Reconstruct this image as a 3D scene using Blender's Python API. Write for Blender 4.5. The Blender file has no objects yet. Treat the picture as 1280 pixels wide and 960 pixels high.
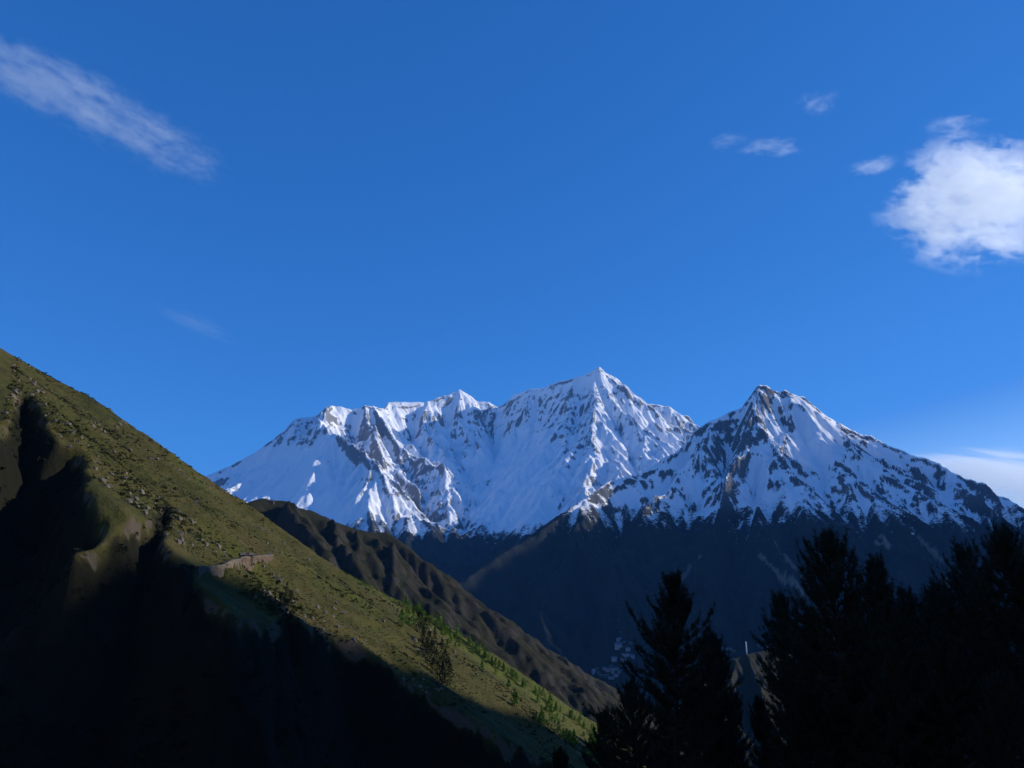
import bpy, math, random
import numpy as np

# ------------------------------------------------------------------ camera, sky, sun, exposure
scene = bpy.context.scene
COL = scene.collection
FPX, PITCH = 985.0, math.radians(15.0)          # focal length in photo pixels, upward tilt
SUN_AZ, SUN_EL = math.radians(76.0), math.radians(20.0)

cam_d = bpy.data.cameras.new("camera")
cam = bpy.data.objects.new("camera", cam_d)
COL.objects.link(cam)
cam.location = (0, 0, 0)
cam.rotation_euler = (math.radians(90) + PITCH, 0, 0)
cam_d.sensor_fit = 'HORIZONTAL'
cam_d.angle = 2 * math.atan(640 / FPX)
cam_d.clip_start, cam_d.clip_end = 0.1, 120000
scene.camera = cam

world = bpy.data.worlds.new("World")
scene.world = world
world.use_nodes = True
nt = world.node_tree
bg = nt.nodes["Background"]
sky = nt.nodes.new("ShaderNodeTexSky")
sky.sky_type = 'NISHITA'
sky.sun_disc = False
sky.sun_elevation, sky.sun_rotation = SUN_EL, SUN_AZ
sky.altitude, sky.air_density, sky.dust_density, sky.ozone_density = 3600, 1.0, 0.25, 3.0
SKY_POW = (1.0, 0.70, 0.58)                    # a deeper, high-altitude blue
SKY_MUL = (0.40, 1.375, 3.18)
SKY_GLOW_AT = (1.6, 3.1, 6.0)
SKY_GLOW = (2.6, 2.0, 1.4)
sep = nt.nodes.new("ShaderNodeSeparateColor")
com = nt.nodes.new("ShaderNodeCombineColor")
nt.links.new(sky.outputs[0], sep.inputs[0])
for i in range(3):
    p = nt.nodes.new("ShaderNodeMath"); p.operation = 'POWER'; p.inputs[1].default_value = SKY_POW[i]
    m = nt.nodes.new("ShaderNodeMath"); m.operation = 'MULTIPLY'; m.inputs[1].default_value = SKY_MUL[i]
    nt.links.new(sep.outputs[i], p.inputs[0]); nt.links.new(p.outputs[0], m.inputs[0])
    # brighter, whiter sky around the sun itself
    e = nt.nodes.new("ShaderNodeMath"); e.operation = 'SUBTRACT'; e.inputs[1].default_value = SKY_GLOW_AT[i]
    g = nt.nodes.new("ShaderNodeMath"); g.operation = 'MAXIMUM'; g.inputs[1].default_value = 0.0
    k = nt.nodes.new("ShaderNodeMath"); k.operation = 'MULTIPLY_ADD'; k.inputs[1].default_value = SKY_GLOW[i]
    nt.links.new(sep.outputs[i], e.inputs[0]); nt.links.new(e.outputs[0], g.inputs[0]); nt.links.new(g.outputs[0], k.inputs[0])
    nt.links.new(m.outputs[0], k.inputs[2]); nt.links.new(k.outputs[0], com.inputs[i])
nt.links.new(com.outputs[0], bg.inputs[0])
bg.inputs[1].default_value = 0.1

SV = np.array([math.sin(SUN_AZ) * math.cos(SUN_EL), math.cos(SUN_AZ) * math.cos(SUN_EL), math.sin(SUN_EL)])
sun_d = bpy.data.lights.new("sun", 'SUN')
sun = bpy.data.objects.new("sun", sun_d)
COL.objects.link(sun)
sun_d.energy, sun_d.angle, sun_d.color = 4.6, math.radians(0.4), (1.0, 0.94, 0.84)
from mathutils import Vector
sun.rotation_euler = Vector(SV).to_track_quat('Z', 'Y').to_euler()

scene.view_settings.view_transform = 'Standard'
scene.view_settings.look = 'None'
scene.view_settings.exposure = 0.0
scene.view_settings.gamma = 1.0
scene.view_settings.use_curve_mapping = False
scene.render.engine = 'CYCLES'
scene.cycles.use_denoising = True
scene.cycles.max_bounces = 8
scene.cycles.diffuse_bounces = 3
scene.cycles.volume_bounces = 4
scene.cycles.volume_max_steps = 256

# ------------------------------------------------------------------ small tools
def ray(px, py):
    u, v = (px - 640) / FPX, (480 - py) / FPX
    c, s = math.cos(PITCH), math.sin(PITCH)
    return np.array([u, c - v * s, s + v * c])
def at(px, py, Y):
    d = ray(px, py)
    return d * (Y / d[1])

def h2(ix, iy, seed):
    n = (ix.astype(np.int64) * 374761393 + iy.astype(np.int64) * 668265263 + seed * 974711) & 0xFFFFFFFF
    n = ((n ^ (n >> 13)) * 1274126177) & 0xFFFFFFFF
    n = ((n ^ (n >> 16)) * 2246822519) & 0xFFFFFFFF
    return ((n ^ (n >> 15)) & 0xFFFFFF) / float(0x1000000)
def perlin(x, y, seed=0):
    ix, iy = np.floor(x), np.floor(y)
    fx, fy = x - ix, y - iy
    ux, uy = fx * fx * fx * (fx * (fx * 6 - 15) + 10), fy * fy * fy * (fy * (fy * 6 - 15) + 10)
    def g(dx, dy):
        a = h2(ix + dx, iy + dy, seed) * 2 * np.pi
        return np.cos(a) * (fx - dx) + np.sin(a) * (fy - dy)
    a, b, c, d = g(0, 0), g(1, 0), g(0, 1), g(1, 1)
    return ((a + (b - a) * ux) + ((c + (d - c) * ux) - (a + (b - a) * ux)) * uy) * 1.4
def fbm(x, y, octs=5, seed=0, gain=0.5):
    t, a = 0, 1.0
    for o in range(octs):
        t = t + a * perlin(x * 2 ** o, y * 2 ** o, seed + o * 17); a *= gain
    return t
def ridged(x, y, octs=5, seed=0, gain=0.5):
    t, a = 0, 1.0
    for o in range(octs):
        t = t + a * (0.5 - np.abs(perlin(x * 2 ** o, y * 2 ** o, seed + o * 17))); a *= gain
    return t
def sstep(a, b, x):
    t = np.clip((x - a) / (b - a), 0, 1)
    return t * t * (3 - 2 * t)
def blur(h, r):
    r = int(max(r, 0))
    if r == 0: return h
    for _ in range(2):
        for ax in (0, 1):
            p = np.concatenate([np.repeat(np.take(h, [0], ax), r + 1, ax), h, np.repeat(np.take(h, [-1], ax), r, ax)], ax)
            c = np.cumsum(p, ax)
            n = h.shape[ax]
            h = (np.take(c, range(2 * r + 1, 2 * r + 1 + n), ax) - np.take(c, range(0, n), ax)) / (2 * r + 1)
    return h
def poly_dist(X, Y, pts):
    """nearest distance to a polyline, height of the nearest point, side (+ = right of travel)"""
    best = np.full(X.shape, 1e9); zz = np.zeros(X.shape); side = np.zeros(X.shape)
    for a, b in zip(pts[:-1], pts[1:]):
        dx, dy = b[0] - a[0], b[1] - a[1]
        L2 = dx * dx + dy * dy + 1e-9
        t = np.clip(((X - a[0]) * dx + (Y - a[1]) * dy) / L2, 0, 1)
        d = np.hypot(X - a[0] - t * dx, Y - a[1] - t * dy)
        m = d < best
        best[m] = d[m]; zz[m] = (a[2] + t * (b[2] - a[2]))[m]
        side[m] = ((X - a[0]) * dy - (Y - a[1]) * dx)[m]
    return best, zz, side
def ridge_field(X, Y, pts, a, b, d0):
    """a crest whose flanks fall with slope a near the crest and b far from it (best over the segments)"""
    out = np.full(X.shape, -1e9)
    for p, q in zip(pts[:-1], pts[1:]):
        dx, dy = q[0] - p[0], q[1] - p[1]
        L2 = dx * dx + dy * dy + 1e-9
        t = np.clip(((X - p[0]) * dx + (Y - p[1]) * dy) / L2, 0, 1)
        d = np.hypot(X - p[0] - t * dx, Y - p[1] - t * dy)
        z = p[2] + t * (q[2] - p[2]) - (b * d + (a - b) * d0 * (1 - np.exp(-d / d0)))
        out = np.maximum(out, z)
    return out
def smax(h1, h2_, k):
    return np.maximum(h1, h2_) + k * np.log1p(np.exp(-np.abs(h1 - h2_) / k)) - 0.0
def to_px(X, Y, H):
    c, s_ = math.cos(PITCH), math.sin(PITCH)
    zc = Y * c + H * s_
    return 640 + FPX * X / zc, 480 - FPX * (H * c - Y * s_) / zc
def soft_box(px, py, x0, x1, y0, y1, w=18):
    return sstep(x0 - w, x0 + w, px) * (1 - sstep(x1 - w, x1 + w, px)) * sstep(y0 - w, y0 + w, py) * (1 - sstep(y1 - w, y1 + w, py))
def gullies(h, X, Y, cell, lam, amp, seed, soft=0.35, lo=0.15, hi=0.6):
    """fall-line aligned ribs and gullies of wavelength lam carved into the height field"""
    hs = blur(h, lam / cell * 0.35)
    gy, gx = np.gradient(hs, cell)
    g = np.hypot(gx, gy) + 1e-6
    sx, sy = -gy / g, gx / g
    cs = lam * 1.6
    px_, py_ = X / cs, Y / cs
    ix, iy = np.floor(px_), np.floor(py_)
    C = np.zeros(h.shape); S = np.zeros(h.shape)
    for j in range(-1, 3):
        for i in range(-1, 3):
            jx, jy = h2(ix + i, iy + j, seed), h2(ix + i, iy + j, seed + 5)
            vx, vy = px_ - (ix + i + jx), py_ - (iy + j + jy)
            w = np.maximum(np.exp(-2 * (vx * vx + vy * vy)) - 0.01, 0)
            ph = (vx * sx + vy * sy) * (cs / lam) * 2 * np.pi + h2(ix + i, iy + j, seed + 9) * 6.283
            C += w * np.cos(ph); S += w * np.sin(ph)
    ang = np.arctan2(S, C)
    mag = np.clip(np.hypot(C, S) / 0.35, 0, 1)
    tri = 1 - 2 * np.abs(ang) / np.pi
    n = (tri * (1 - soft) + np.cos(ang) * soft) * mag
    return h + amp * n * sstep(lo, hi, g)

def new_obj(name, verts, faces, mat=None, parent=None, smooth=False, mats=None, midx=None):
    verts = np.asarray(verts, dtype=np.float32)
    me = bpy.data.meshes.new(name)
    if isinstance(faces, np.ndarray):
        k = faces.shape[1]
        me.vertices.add(len(verts)); me.vertices.foreach_set("co", verts.ravel())
        me.loops.add(faces.size); me.loops.foreach_set("vertex_index", faces.astype(np.int32).ravel())
        me.polygons.add(len(faces))
        me.polygons.foreach_set("loop_start", np.arange(0, faces.size, k, dtype=np.int32))
        me.polygons.foreach_set("loop_total", np.full(len(faces), k, dtype=np.int32))
        me.update(calc_edges=True)
    else:
        me.from_pydata([tuple(v) for v in verts], [], faces); me.update()
    me.validate()
    for m_ in (mats or ([mat] if mat else [])): me.materials.append(m_)
    if midx is not None: me.polygons.foreach_set("material_index", np.asarray(midx, dtype=np.int32))
    me.polygons.foreach_set("use_smooth", np.full(len(me.polygons), bool(smooth)))
    o = bpy.data.objects.new(name, me)
    COL.objects.link(o)
    if parent: o.parent = parent
    return o
def tag(o, label=None, cat=None, group=None, kind=None):
    if label: o["label"] = label
    if cat: o["category"] = cat
    if group: o["group"] = group
    if kind: o["kind"] = kind
    return o
def empty(name, loc, label, cat, group=None):
    o = bpy.data.objects.new(name, None); COL.objects.link(o)
    o.location = loc; o.empty_display_size = 0.5
    return tag(o, label, cat, group)
def copy_tree(o, parent=None):
    c = o.copy(); COL.objects.link(c); c.parent = parent
    for ch in list(o.children): copy_tree(ch, c)
    return c
def grid_obj(name, X, Y, H, mat, attrs=None, smooth=True):
    ny, nx = H.shape
    v = np.stack([X, Y, H], -1).reshape(-1, 3)
    i = np.arange(ny * nx).reshape(ny, nx)
    f = np.stack([i[:-1, :-1], i[:-1, 1:], i[1:, 1:], i[1:, :-1]], -1).reshape(-1, 4)
    o = new_obj(name, v, f, mat, smooth=smooth)
    for k, a in (attrs or {}).items():
        at_ = o.data.attributes.new(k, 'FLOAT', 'POINT')
        at_.data.foreach_set("value", a.astype(np.float32).ravel())
    return o
class Field:
    """bilinear lookup and ray casting on a regular height grid"""
    def __init__(s, x0, y0, st, H): s.x0, s.y0, s.st, s.H = x0, y0, st, H
    def z(s, x, y):
        fx = np.clip((np.asarray(x, float) - s.x0) / s.st, 0, s.H.shape[1] - 1.001)
        fy = np.clip((np.asarray(y, float) - s.y0) / s.st, 0, s.H.shape[0] - 1.001)
        i, j = fx.astype(int), fy.astype(int); a, b = fx - i, fy - j
        H = s.H
        return (H[j, i] * (1 - a) + H[j, i + 1] * a) * (1 - b) + (H[j + 1, i] * (1 - a) + H[j + 1, i + 1] * a) * b
    def hit(s, px, py, y0, y1, n=4000):
        d = ray(px, py); t = np.linspace(y0, y1, n) / d[1]
        P = d[None] * t[:, None]
        under = P[:, 2] < s.z(P[:, 0], P[:, 1])
        k = np.argmax(under)
        return P[k] if under.any() else None

SDIR = SV[:2] / np.hypot(SV[0], SV[1]); SPERP = np.array([-SDIR[1], SDIR[0]]); STAN = SV[2] / np.hypot(SV[0], SV[1])
def levels(P):
    """sideways position and sun-plane level of points: points on one sun ray share both"""
    P = np.asarray(P); sdist = P[:, :2] @ SDIR
    return P[:, :2] @ SPERP, P[:, 2] - sdist * STAN
def fit_crest(dark, lit, w_lo, w_hi, step, s_c, floor, lit_weight=2.0, sm=3):
    """height of a distant crest (at distance s_c towards the sun) that shades the dark points and leaves the lit ones in the sun"""
    wd, Ld = levels(dark); wl, Ll = levels(lit) if len(lit) else (np.zeros(0), np.zeros(0))
    ws = np.arange(w_lo, w_hi + 1, step); out = np.full(ws.shape, np.nan)
    for i, w in enumerate(ws):
        D = Ld[np.abs(wd - w) < step]; U = Ll[np.abs(wl - w) < step]
        if not len(D): continue
        c = np.sort(D) + 0.5
        score = np.arange(1, len(D) + 1) - lit_weight * np.searchsorted(np.sort(U), c)
        out[i] = c[score.argmax()] if score.max() > 0 else c[0] - 5
    ok = ~np.isnan(out)
    out = np.interp(ws, ws[ok], out[ok]) if ok.any() else np.full(ws.shape, floor)
    out = np.convolve(np.pad(out, sm, 'edge'), np.ones(2 * sm + 1) / (2 * sm + 1), 'valid')
    xy = ws[:, None] * SPERP + s_c * SDIR
    return [np.array([x, y, z]) for (x, y), z in zip(xy, out + s_c * STAN)]

# ------------------------------------------------------------------ materials
def mat_new(name):
    m = bpy.data.materials.new(name); m.use_nodes = True
    n = m.node_tree.nodes; b = n["Principled BSDF"]
    b.inputs["Specular IOR Level"].default_value = 0.15
    b.inputs["Roughness"].default_value = 0.9
    return m, m.node_tree, b
def N(t, kind, **kw):
    n = t.nodes.new("ShaderNode" + kind)
    for k, v in kw.items():
        if k.startswith("i_"):
            key = k[2:]
            n.inputs[int(key) if key.isdigit() else key].default_value = v
        else: setattr(n, k, v)
    return n
def math_n(t, op, a, b=None, clamp=False):
    n = t.nodes.new("ShaderNodeMath"); n.operation = op; n.use_clamp = clamp
    for i, v in enumerate((a, b)):
        if v is None: continue
        if hasattr(v, "is_linked"): t.links.new(v, n.inputs[i])
        else: n.inputs[i].default_value = v
    return n.outputs[0]
def noise(t, scale, detail=6, rough=0.6, co=None, dist=0.0):
    n = N(t, "TexNoise", i_Scale=scale, i_Detail=detail, i_Roughness=rough, i_Distortion=dist)
    t.links.new(co, n.inputs["Vector"])
    return n.outputs[0]
def ramp(t, fac, stops):
    r = t.nodes.new("ShaderNodeValToRGB"); e = r.color_ramp.elements
    while len(e) < len(stops): e.new(0.5)
    for k, (p, c) in zip(e, stops):
        k.position = p; k.color = (c if len(c) == 4 else (*c, 1)) if not isinstance(c, float) else (c, c, c, 1)
    t.links.new(fac, r.inputs[0])
    return r.outputs[0]
def mix(t, fac, a, b):
    n = t.nodes.new("ShaderNodeMix"); n.data_type = 'RGBA'
    for key, v in ((0, fac), (6, a), (7, b)):
        if hasattr(v, "is_linked"): t.links.new(v, n.inputs[key])
        else: n.inputs[key].default_value = v if not isinstance(v, tuple) else (*v, 1)
    return n.outputs[2]
def bump(t, h, strength, dist, b):
    n = N(t, "Bump", i_Strength=strength, i_Distance=dist)
    t.links.new(h, n.inputs["Height"]); t.links.new(n.outputs[0], b.inputs["Normal"])
def pos(t): return t.nodes.new("ShaderNodeNewGeometry").outputs["Position"]
def attr(t, name):
    return N(t, "Attribute", attribute_name=name).outputs["Fac"]

def mountain_material(name, rock_lo, rock_hi, scrub_lo, scrub_hi):
    m, t, b = mat_new(name)
    co = pos(t)
    mp = N(t, "Mapping"); mp.inputs["Scale"].default_value = (1.0, 1.0, 2.1); mp.inputs["Rotation"].default_value = (0.0, 0.35, 0.2)
    t.links.new(co, mp.inputs[0])
    n1 = noise(t, 0.055, 10, 0.76, mp.outputs[0])
    n2 = noise(t, 0.006, 6, 0.6, co)
    sn = attr(t, "snow"); lo = attr(t, "low"); tr = attr(t, "sun_strip")
    sm = math_n(t, 'ADD', sn, math_n(t, 'MULTIPLY', math_n(t, 'SUBTRACT', n1, 0.5), 2.4))
    smask = ramp(t, sm, [(0.33, 0.0), (0.64, 1.0)])
    rock = mix(t, n1, rock_lo, rock_hi)
    scrub_shade = mix(t, n2, scrub_lo, scrub_hi)
    ground = mix(t, lo, rock, scrub_shade)
    ground = mix(t, math_n(t, 'MULTIPLY', tr, math_n(t, 'MULTIPLY', n1, 1.5, True)), ground, (0.26, 0.215, 0.16))  # sunlit strips mixed into the base colour as pale tan
    t.links.new(mix(t, smask, ground, (0.92, 0.925, 0.93)), b.inputs["Base Color"])
    bump(t, n1, 0.55, 14.0, b)
    return m
M_snow = mountain_material("snow_and_rock", (0.11, 0.112, 0.12), (0.29, 0.288, 0.285), (0.008, 0.012, 0.011), (0.02, 0.022, 0.018))
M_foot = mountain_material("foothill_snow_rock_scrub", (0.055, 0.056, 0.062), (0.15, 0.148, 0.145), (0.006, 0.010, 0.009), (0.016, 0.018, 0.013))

def grass_material(name, dark, mid, tan, rockc, s=1.0, bstr=0.6):
    m, t, b = mat_new(name)
    co = pos(t)
    big, midn, fine = noise(t, 0.018 * s, 5, 0.6, co), noise(t, 0.11 * s, 6, 0.65, co), noise(t, 0.9 * s, 5, 0.7, co)
    v = math_n(t, 'ADD', math_n(t, 'MULTIPLY', big, 0.8), math_n(t, 'MULTIPLY', midn, 0.65))
    v = math_n(t, 'ADD', v, math_n(t, 'MULTIPLY', fine, 0.5))
    c = ramp(t, math_n(t, 'MULTIPLY', v, 0.51), [(0.36, dark), (0.47, mid), (0.56, tan), (0.66, mid)])
    c = mix(t, math_n(t, 'MULTIPLY', attr(t, "lush"), math_n(t, 'MULTIPLY', midn, 1.5, True), True), c, (0.092, 0.110, 0.014))
    rk = attr(t, "rock"); sc_ = attr(t, "scrub_shade")
    c = mix(t, math_n(t, 'MULTIPLY', sc_, 1.0, True), c, mix(t, fine, (0.006, 0.007, 0.002), (0.014, 0.013, 0.005)))  # near-black tone standing in for shade, mixed into the base colour
    rmask = ramp(t, math_n(t, 'ADD', rk, math_n(t, 'MULTIPLY', math_n(t, 'SUBTRACT', midn, 0.5), 1.6)), [(0.45, 0.0), (0.62, 1.0)])
    c = mix(t, rmask, c, mix(t, fine, rockc, tuple(k * 0.45 for k in rockc)))
    t.links.new(c, b.inputs["Base Color"])
    bump(t, math_n(t, 'ADD', fine, math_n(t, 'MULTIPLY', midn, 2.0)), bstr, 1.2 / s, b)
    return m
M_hill = grass_material("hill_grass", (0.016, 0.023, 0.004), (0.060, 0.058, 0.011), (0.090, 0.072, 0.019), (0.12, 0.095, 0.065))
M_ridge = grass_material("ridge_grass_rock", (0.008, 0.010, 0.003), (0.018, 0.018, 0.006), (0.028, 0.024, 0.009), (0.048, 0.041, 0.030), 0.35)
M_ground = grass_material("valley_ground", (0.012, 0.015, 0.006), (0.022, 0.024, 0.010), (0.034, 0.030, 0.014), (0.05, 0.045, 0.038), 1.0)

# ------------------------------------------------------------------ far snow massif
def axes(x0, x1, y0, y1, st):
    xs, ys = np.arange(x0, x1 + 1, st), np.arange(y0, y1 + 1, st)
    return np.meshgrid(xs, ys)
def P3(*pts): return [at(*p) for p in pts]

ST = 10.0
ax0, ay0 = -4900, 4700
X, Y = axes(ax0, 2700, ay0, 10400, ST)
WX = X + 40 * fbm(X / 420, Y / 420, 3, 3); WY = Y + 40 * fbm(X / 420, Y / 420, 3, 31)
skyA = P3((60, 720, 7300), (150, 662, 7400), (253, 597, 7600), (289, 581, 7700), (319, 565, 7800), (342, 548, 7900), (355, 537, 7950), (371, 522, 8050),
          (394, 519, 8200), (411, 507, 8300), (427, 508, 8350), (440, 512, 8400), (455, 507, 8450), (466, 507, 8500), (481, 512, 8650), (486, 502, 8800),
          (512, 502, 8950), (532, 502, 9050), (548, 496, 9150), (560, 492, 9230), (575, 487, 9300), (588, 494, 9330), (596, 501, 9350), (611, 502, 9380),
          (622, 509, 9400), (631, 504, 9350), (643, 493, 9300), (665, 486, 9200), (679, 485, 9150), (695, 477, 9100), (714, 474, 9050), (733, 468, 9020),
          (748, 458, 9000), (757, 466, 9070), (772, 474, 9160), (787, 490, 9230), (800, 503, 9280), (814, 505, 9300), (836, 508, 9300), (852, 518, 9350),
          (860, 519, 9370), (869, 532, 9400), (940, 570, 9300))
H = ridge_field(X, Y, skyA, 1.6, 0.42, 900)
crestA, _, _ = poly_dist(X, Y, skyA)
spursA = [
    (P3((413, 507, 8300), (405, 522, 7950), (401, 531, 7700)), 1.2, .6, 500),
    (P3((401, 531, 7700), (378, 547, 7640), (345, 578, 7480), (310, 622, 7200), (290, 660, 6950)), 1.0, .62, 500),
    (P3((401, 531, 7700), (415, 549, 7480), (447, 567, 7200), (470, 588, 6950), (482, 620, 6700), (497, 660, 6400), (508, 700, 6150)), 1.0, .62, 500),
    (P3((378, 547, 7640), (369, 566, 7480), (364, 585, 7330)), 1.1, .7, 200),
    (P3((466, 507, 8500), (480, 533, 8250), (500, 558, 8000), (530, 578, 7800), (560, 595, 7600), (604, 622, 7350), (630, 660, 7050)), 1.25, .55, 500),
    (P3((455, 507, 8450), (462, 540, 8050), (474, 575, 7650), (492, 600, 7350)), 1.3, .6, 400),
    (P3((500, 558, 8000), (505, 590, 7600), (520, 620, 7250), (535, 655, 6850), (545, 700, 6450)), 1.1, .5, 400),
    (P3((560, 595, 7600), (572, 622, 7200), (590, 660, 6750), (600, 700, 6400)), 1.1, .5, 400),
    (P3((575, 487, 9300), (570, 520, 8950), (582, 560, 8550), (600, 600, 8150)), 1.2, .55, 350),
    (P3((532, 502, 9050), (530, 535, 8700), (545, 565, 8300)), 1.2, .6, 300),
    (P3((679, 485, 9150), (672, 520, 8880), (665, 560, 8500), (650, 605, 8050)), 1.2, .55, 350),
    (P3((748, 458, 9000), (745, 480, 8850), (754, 505, 8630), (760, 530, 8400), (757, 556, 8150), (740, 585, 7850), (716, 612, 7500)), 1.3, .6, 450),
    (P3((714, 474, 9050), (712, 510, 8750), (718, 545, 8350)), 1.2, .6, 300),
    (P3((800, 503, 9280), (795, 530, 8900), (775, 560, 8250), (770, 590, 7900)), 1.1, .55, 350),
    (P3((836, 508, 9300), (840, 540, 8800), (820, 575, 7950), (800, 600, 7600)), 1.1, .55, 350),
]
for pts, a, b_, d0 in spursA:
    H = smax(H, ridge_field(WX, WY, pts, a, b_, d0), 14)
crest_keep = sstep(0, 260, crestA)
pxA, pyA = to_px(X, Y, H)
calm = np.clip(soft_box(pxA, pyA, 300, 440, 560, 700) * .72 + soft_box(pxA, pyA, 600, 690, 555, 690) * .78, 0, .85)
crest_keep = crest_keep * (1 - calm)
H = H + 34 * ridged(X / 330, Y / 330, 4, 7) * crest_keep
for lam, amp, sd in ((520, 62, 1), (230, 34, 2), (100, 12, 3), (45, 5, 4)):
    H = gullies(H, X, Y, ST, lam, amp * (0.2 + 0.8 * crest_keep) if lam > 100 else amp * (0.35 + 0.65 * crest_keep), sd)
H = H + (5 * fbm(X / 70, Y / 70, 3, 77) + 3.2 * fbm(X / 27, Y / 27, 2, 177)) * (1 - .6 * calm)
def snow_attrs(X, Y, H, st, line, wob, seed, rock0, rock1, zones=()):
    gy, gx = np.gradient(H, st); sl = np.hypot(gx, gy)
    lap = blur(H, 3) - H                                    # + in hollows
    band = fbm((X + 0.6 * H) / 260, (H - 0.35 * X) / 60, 4, seed + 40)
    patch = fbm(X / 380, Y / 380 + H / 500, 4, seed + 60)
    rock = sstep(rock0, rock1, sl - 0.05 * np.clip(lap, -6, 6) + 0.42 * band + 0.42 * patch)
    zx, zy = to_px(X, Y, H)
    zb = sum(soft_box(zx, zy, *z[:4], 9) * z[4] for z in zones) if zones else 0
    rock = sstep(rock0, rock1, sl - 0.05 * np.clip(lap, -6, 6) + 0.42 * band + 0.42 * patch + zb)
    alt = sstep(line - wob, line + wob, H + 75 * fbm(X / 230, Y / 230, 5, seed + 80, 0.65) + 3.5 * lap)
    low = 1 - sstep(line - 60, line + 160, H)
    return np.clip((1.06 - rock * 0.92) * alt, 0, 1.1) , low
H = H + (1 - sstep(40, 200, crestA)) * (9 * ridged(X / 75, Y / 75, 3, 301) - 4)
snA, lowA = snow_attrs(X, Y, H, ST, 500, 120, 100, 1.40, 2.45, [(565, 602, 512, 560, .38), (702, 748, 492, 560, .42), (425, 480, 528, 575, .42), (645, 690, 492, 540, .28), (470, 512, 570, 590, .6), (602, 655, 592, 612, .7), (330, 400, 545, 600, .25), (480, 560, 600, 650, .35), (520, 600, 640, 680, .3), (300, 440, 560, 600, -.4), (605, 680, 615, 680, -.6)])
H = np.maximum(H, -650)
mA = grid_obj("snow_mountain", X, Y, H, M_snow, {"snow": snA, "low": lowA, "sun_strip": np.zeros(H.shape)})
tag(mA, kind="structure")

# ------------------------------------------------------------------ nearer mountain on the right, dark scrub below its snow
bx0, by0 = -2200, 2900
X, Y = axes(bx0, 7400, by0, 8300, ST)
WX = X + 35 * fbm(X / 380, Y / 380, 3, 5); WY = Y + 35 * fbm(X / 380, Y / 380, 3, 51)
skyB = P3((470, 800, 3900), (520, 765, 4050), (580, 725, 4300), (641, 685, 4700), (687, 654, 5000), (716, 631, 5300), (727, 626, 5400), (762, 602, 5700), (800, 592, 5900), (850, 560, 6200),
          (867, 537, 6300), (892, 522, 6400), (919, 510, 6450), (929, 506, 6470), (938, 494, 6490), (947, 482, 6500), (957, 482, 6500), (971, 489, 6510), (981, 487, 6520),
          (991, 493, 6530), (1005, 498, 6540), (1022, 512, 6560), (1046, 529, 6640), (1060, 536, 6640), (1077, 542, 6620), (1087, 542, 6600), (1112, 556, 6520), (1136, 567, 6420),
          (1167, 575, 6260), (1184, 587, 6120), (1204, 597, 6000), (1225, 604, 5850), (1235, 609, 5800), (1247, 620, 5760), (1259, 621, 5720), (1280, 637, 5600),
          (1340, 670, 5350), (1450, 730, 5000))
H = ridge_field(X, Y, skyB, 1.65, 0.60, 380)
crestB, _, _ = poly_dist(X, Y, skyB)
spursB = [
    (P3((947, 482, 6500), (939, 530, 6100), (920, 580, 5650), (902, 632, 5200), (886, 690, 4700), (868, 760, 4100), (855, 830, 3600)), 1.6, .64, 260),
    (P3((990, 493, 6480), (985, 540, 6080), (962, 590, 5600), (945, 650, 5050)), 1.5, .64, 260),
    (P3((892, 522, 6400), (872, 570, 5980), (845, 610, 5600), (800, 650, 5100), (770, 710, 4550), (750, 780, 4000)), 1.0, .66, 400),
    (P3((1046, 529, 6640), (1063, 569, 5950), (1055, 600, 5600), (1045, 612, 5450), (1095, 637, 5150), (1120, 690, 4600), (1125, 760, 4050)), 1.1, .64, 350),
    (P3((1063, 569, 5950), (1010, 612, 5450), (985, 645, 5100), (964, 672, 4800), (985, 710, 4400), (1003, 750, 4050), (1010, 810, 3600)), 1.05, .64, 350),
    (P3((1063, 569, 5950), (1110, 598, 5700), (1150, 617, 5550), (1190, 640, 5350), (1200, 690, 4800), (1205, 740, 4300)), 1.1, .64, 350),
    (P3((1184, 587, 6120), (1205, 622, 5650), (1250, 660, 5200), (1280, 720, 4600)), 1.0, .64, 350),
    (P3((727, 626, 5400), (715, 680, 4750), (690, 740, 4250), (670, 800, 3850)), 1.0, .66, 350),
]
for pts, a, b_, d0 in spursB:
    H = smax(H, ridge_field(WX, WY, pts, a, b_, d0), 12)
crest_keep = sstep(0, 220, crestB)
H = H + 26 * ridged(X / 300, Y / 300, 4, 17) * crest_keep
for lam, amp, sd in ((460, 56, 11), (200, 30, 12), (90, 11, 13), (42, 5, 14)):
    H = gullies(H, X, Y, ST, lam, amp * (0.25 + 0.75 * crest_keep) if lam > 100 else amp * (0.5 + 0.5 * crest_keep), sd)
H = H + 4.5 * fbm(X / 60, Y / 60, 3, 78) + 2.8 * fbm(X / 27, Y / 27, 2, 178)
H = H + (1 - sstep(40, 200, crestB)) * (11 * ridged(X / 90, Y / 90, 3, 302) - 5)
snB, lowB = snow_attrs(X, Y, H, ST, 520, 190, 200, 1.3, 2.15, [(868, 930, 528, 640, .26), (925, 965, 520, 560, .45), (960, 1005, 565, 612, .5), (1040, 1180, 578, 628, .42), (940, 962, 575, 640, -.7), (992, 1050, 520, 575, -.7), (780, 870, 600, 650, -.2), (1085, 1190, 560, 592, -.5), (1190, 1250, 600, 630, .3)])
H = np.maximum(H, -650)
FB = Field(bx0, by0, ST, H)
sun_strips = np.zeros(H.shape)  # pale strips: sunlight on the slope put into the colour
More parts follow.
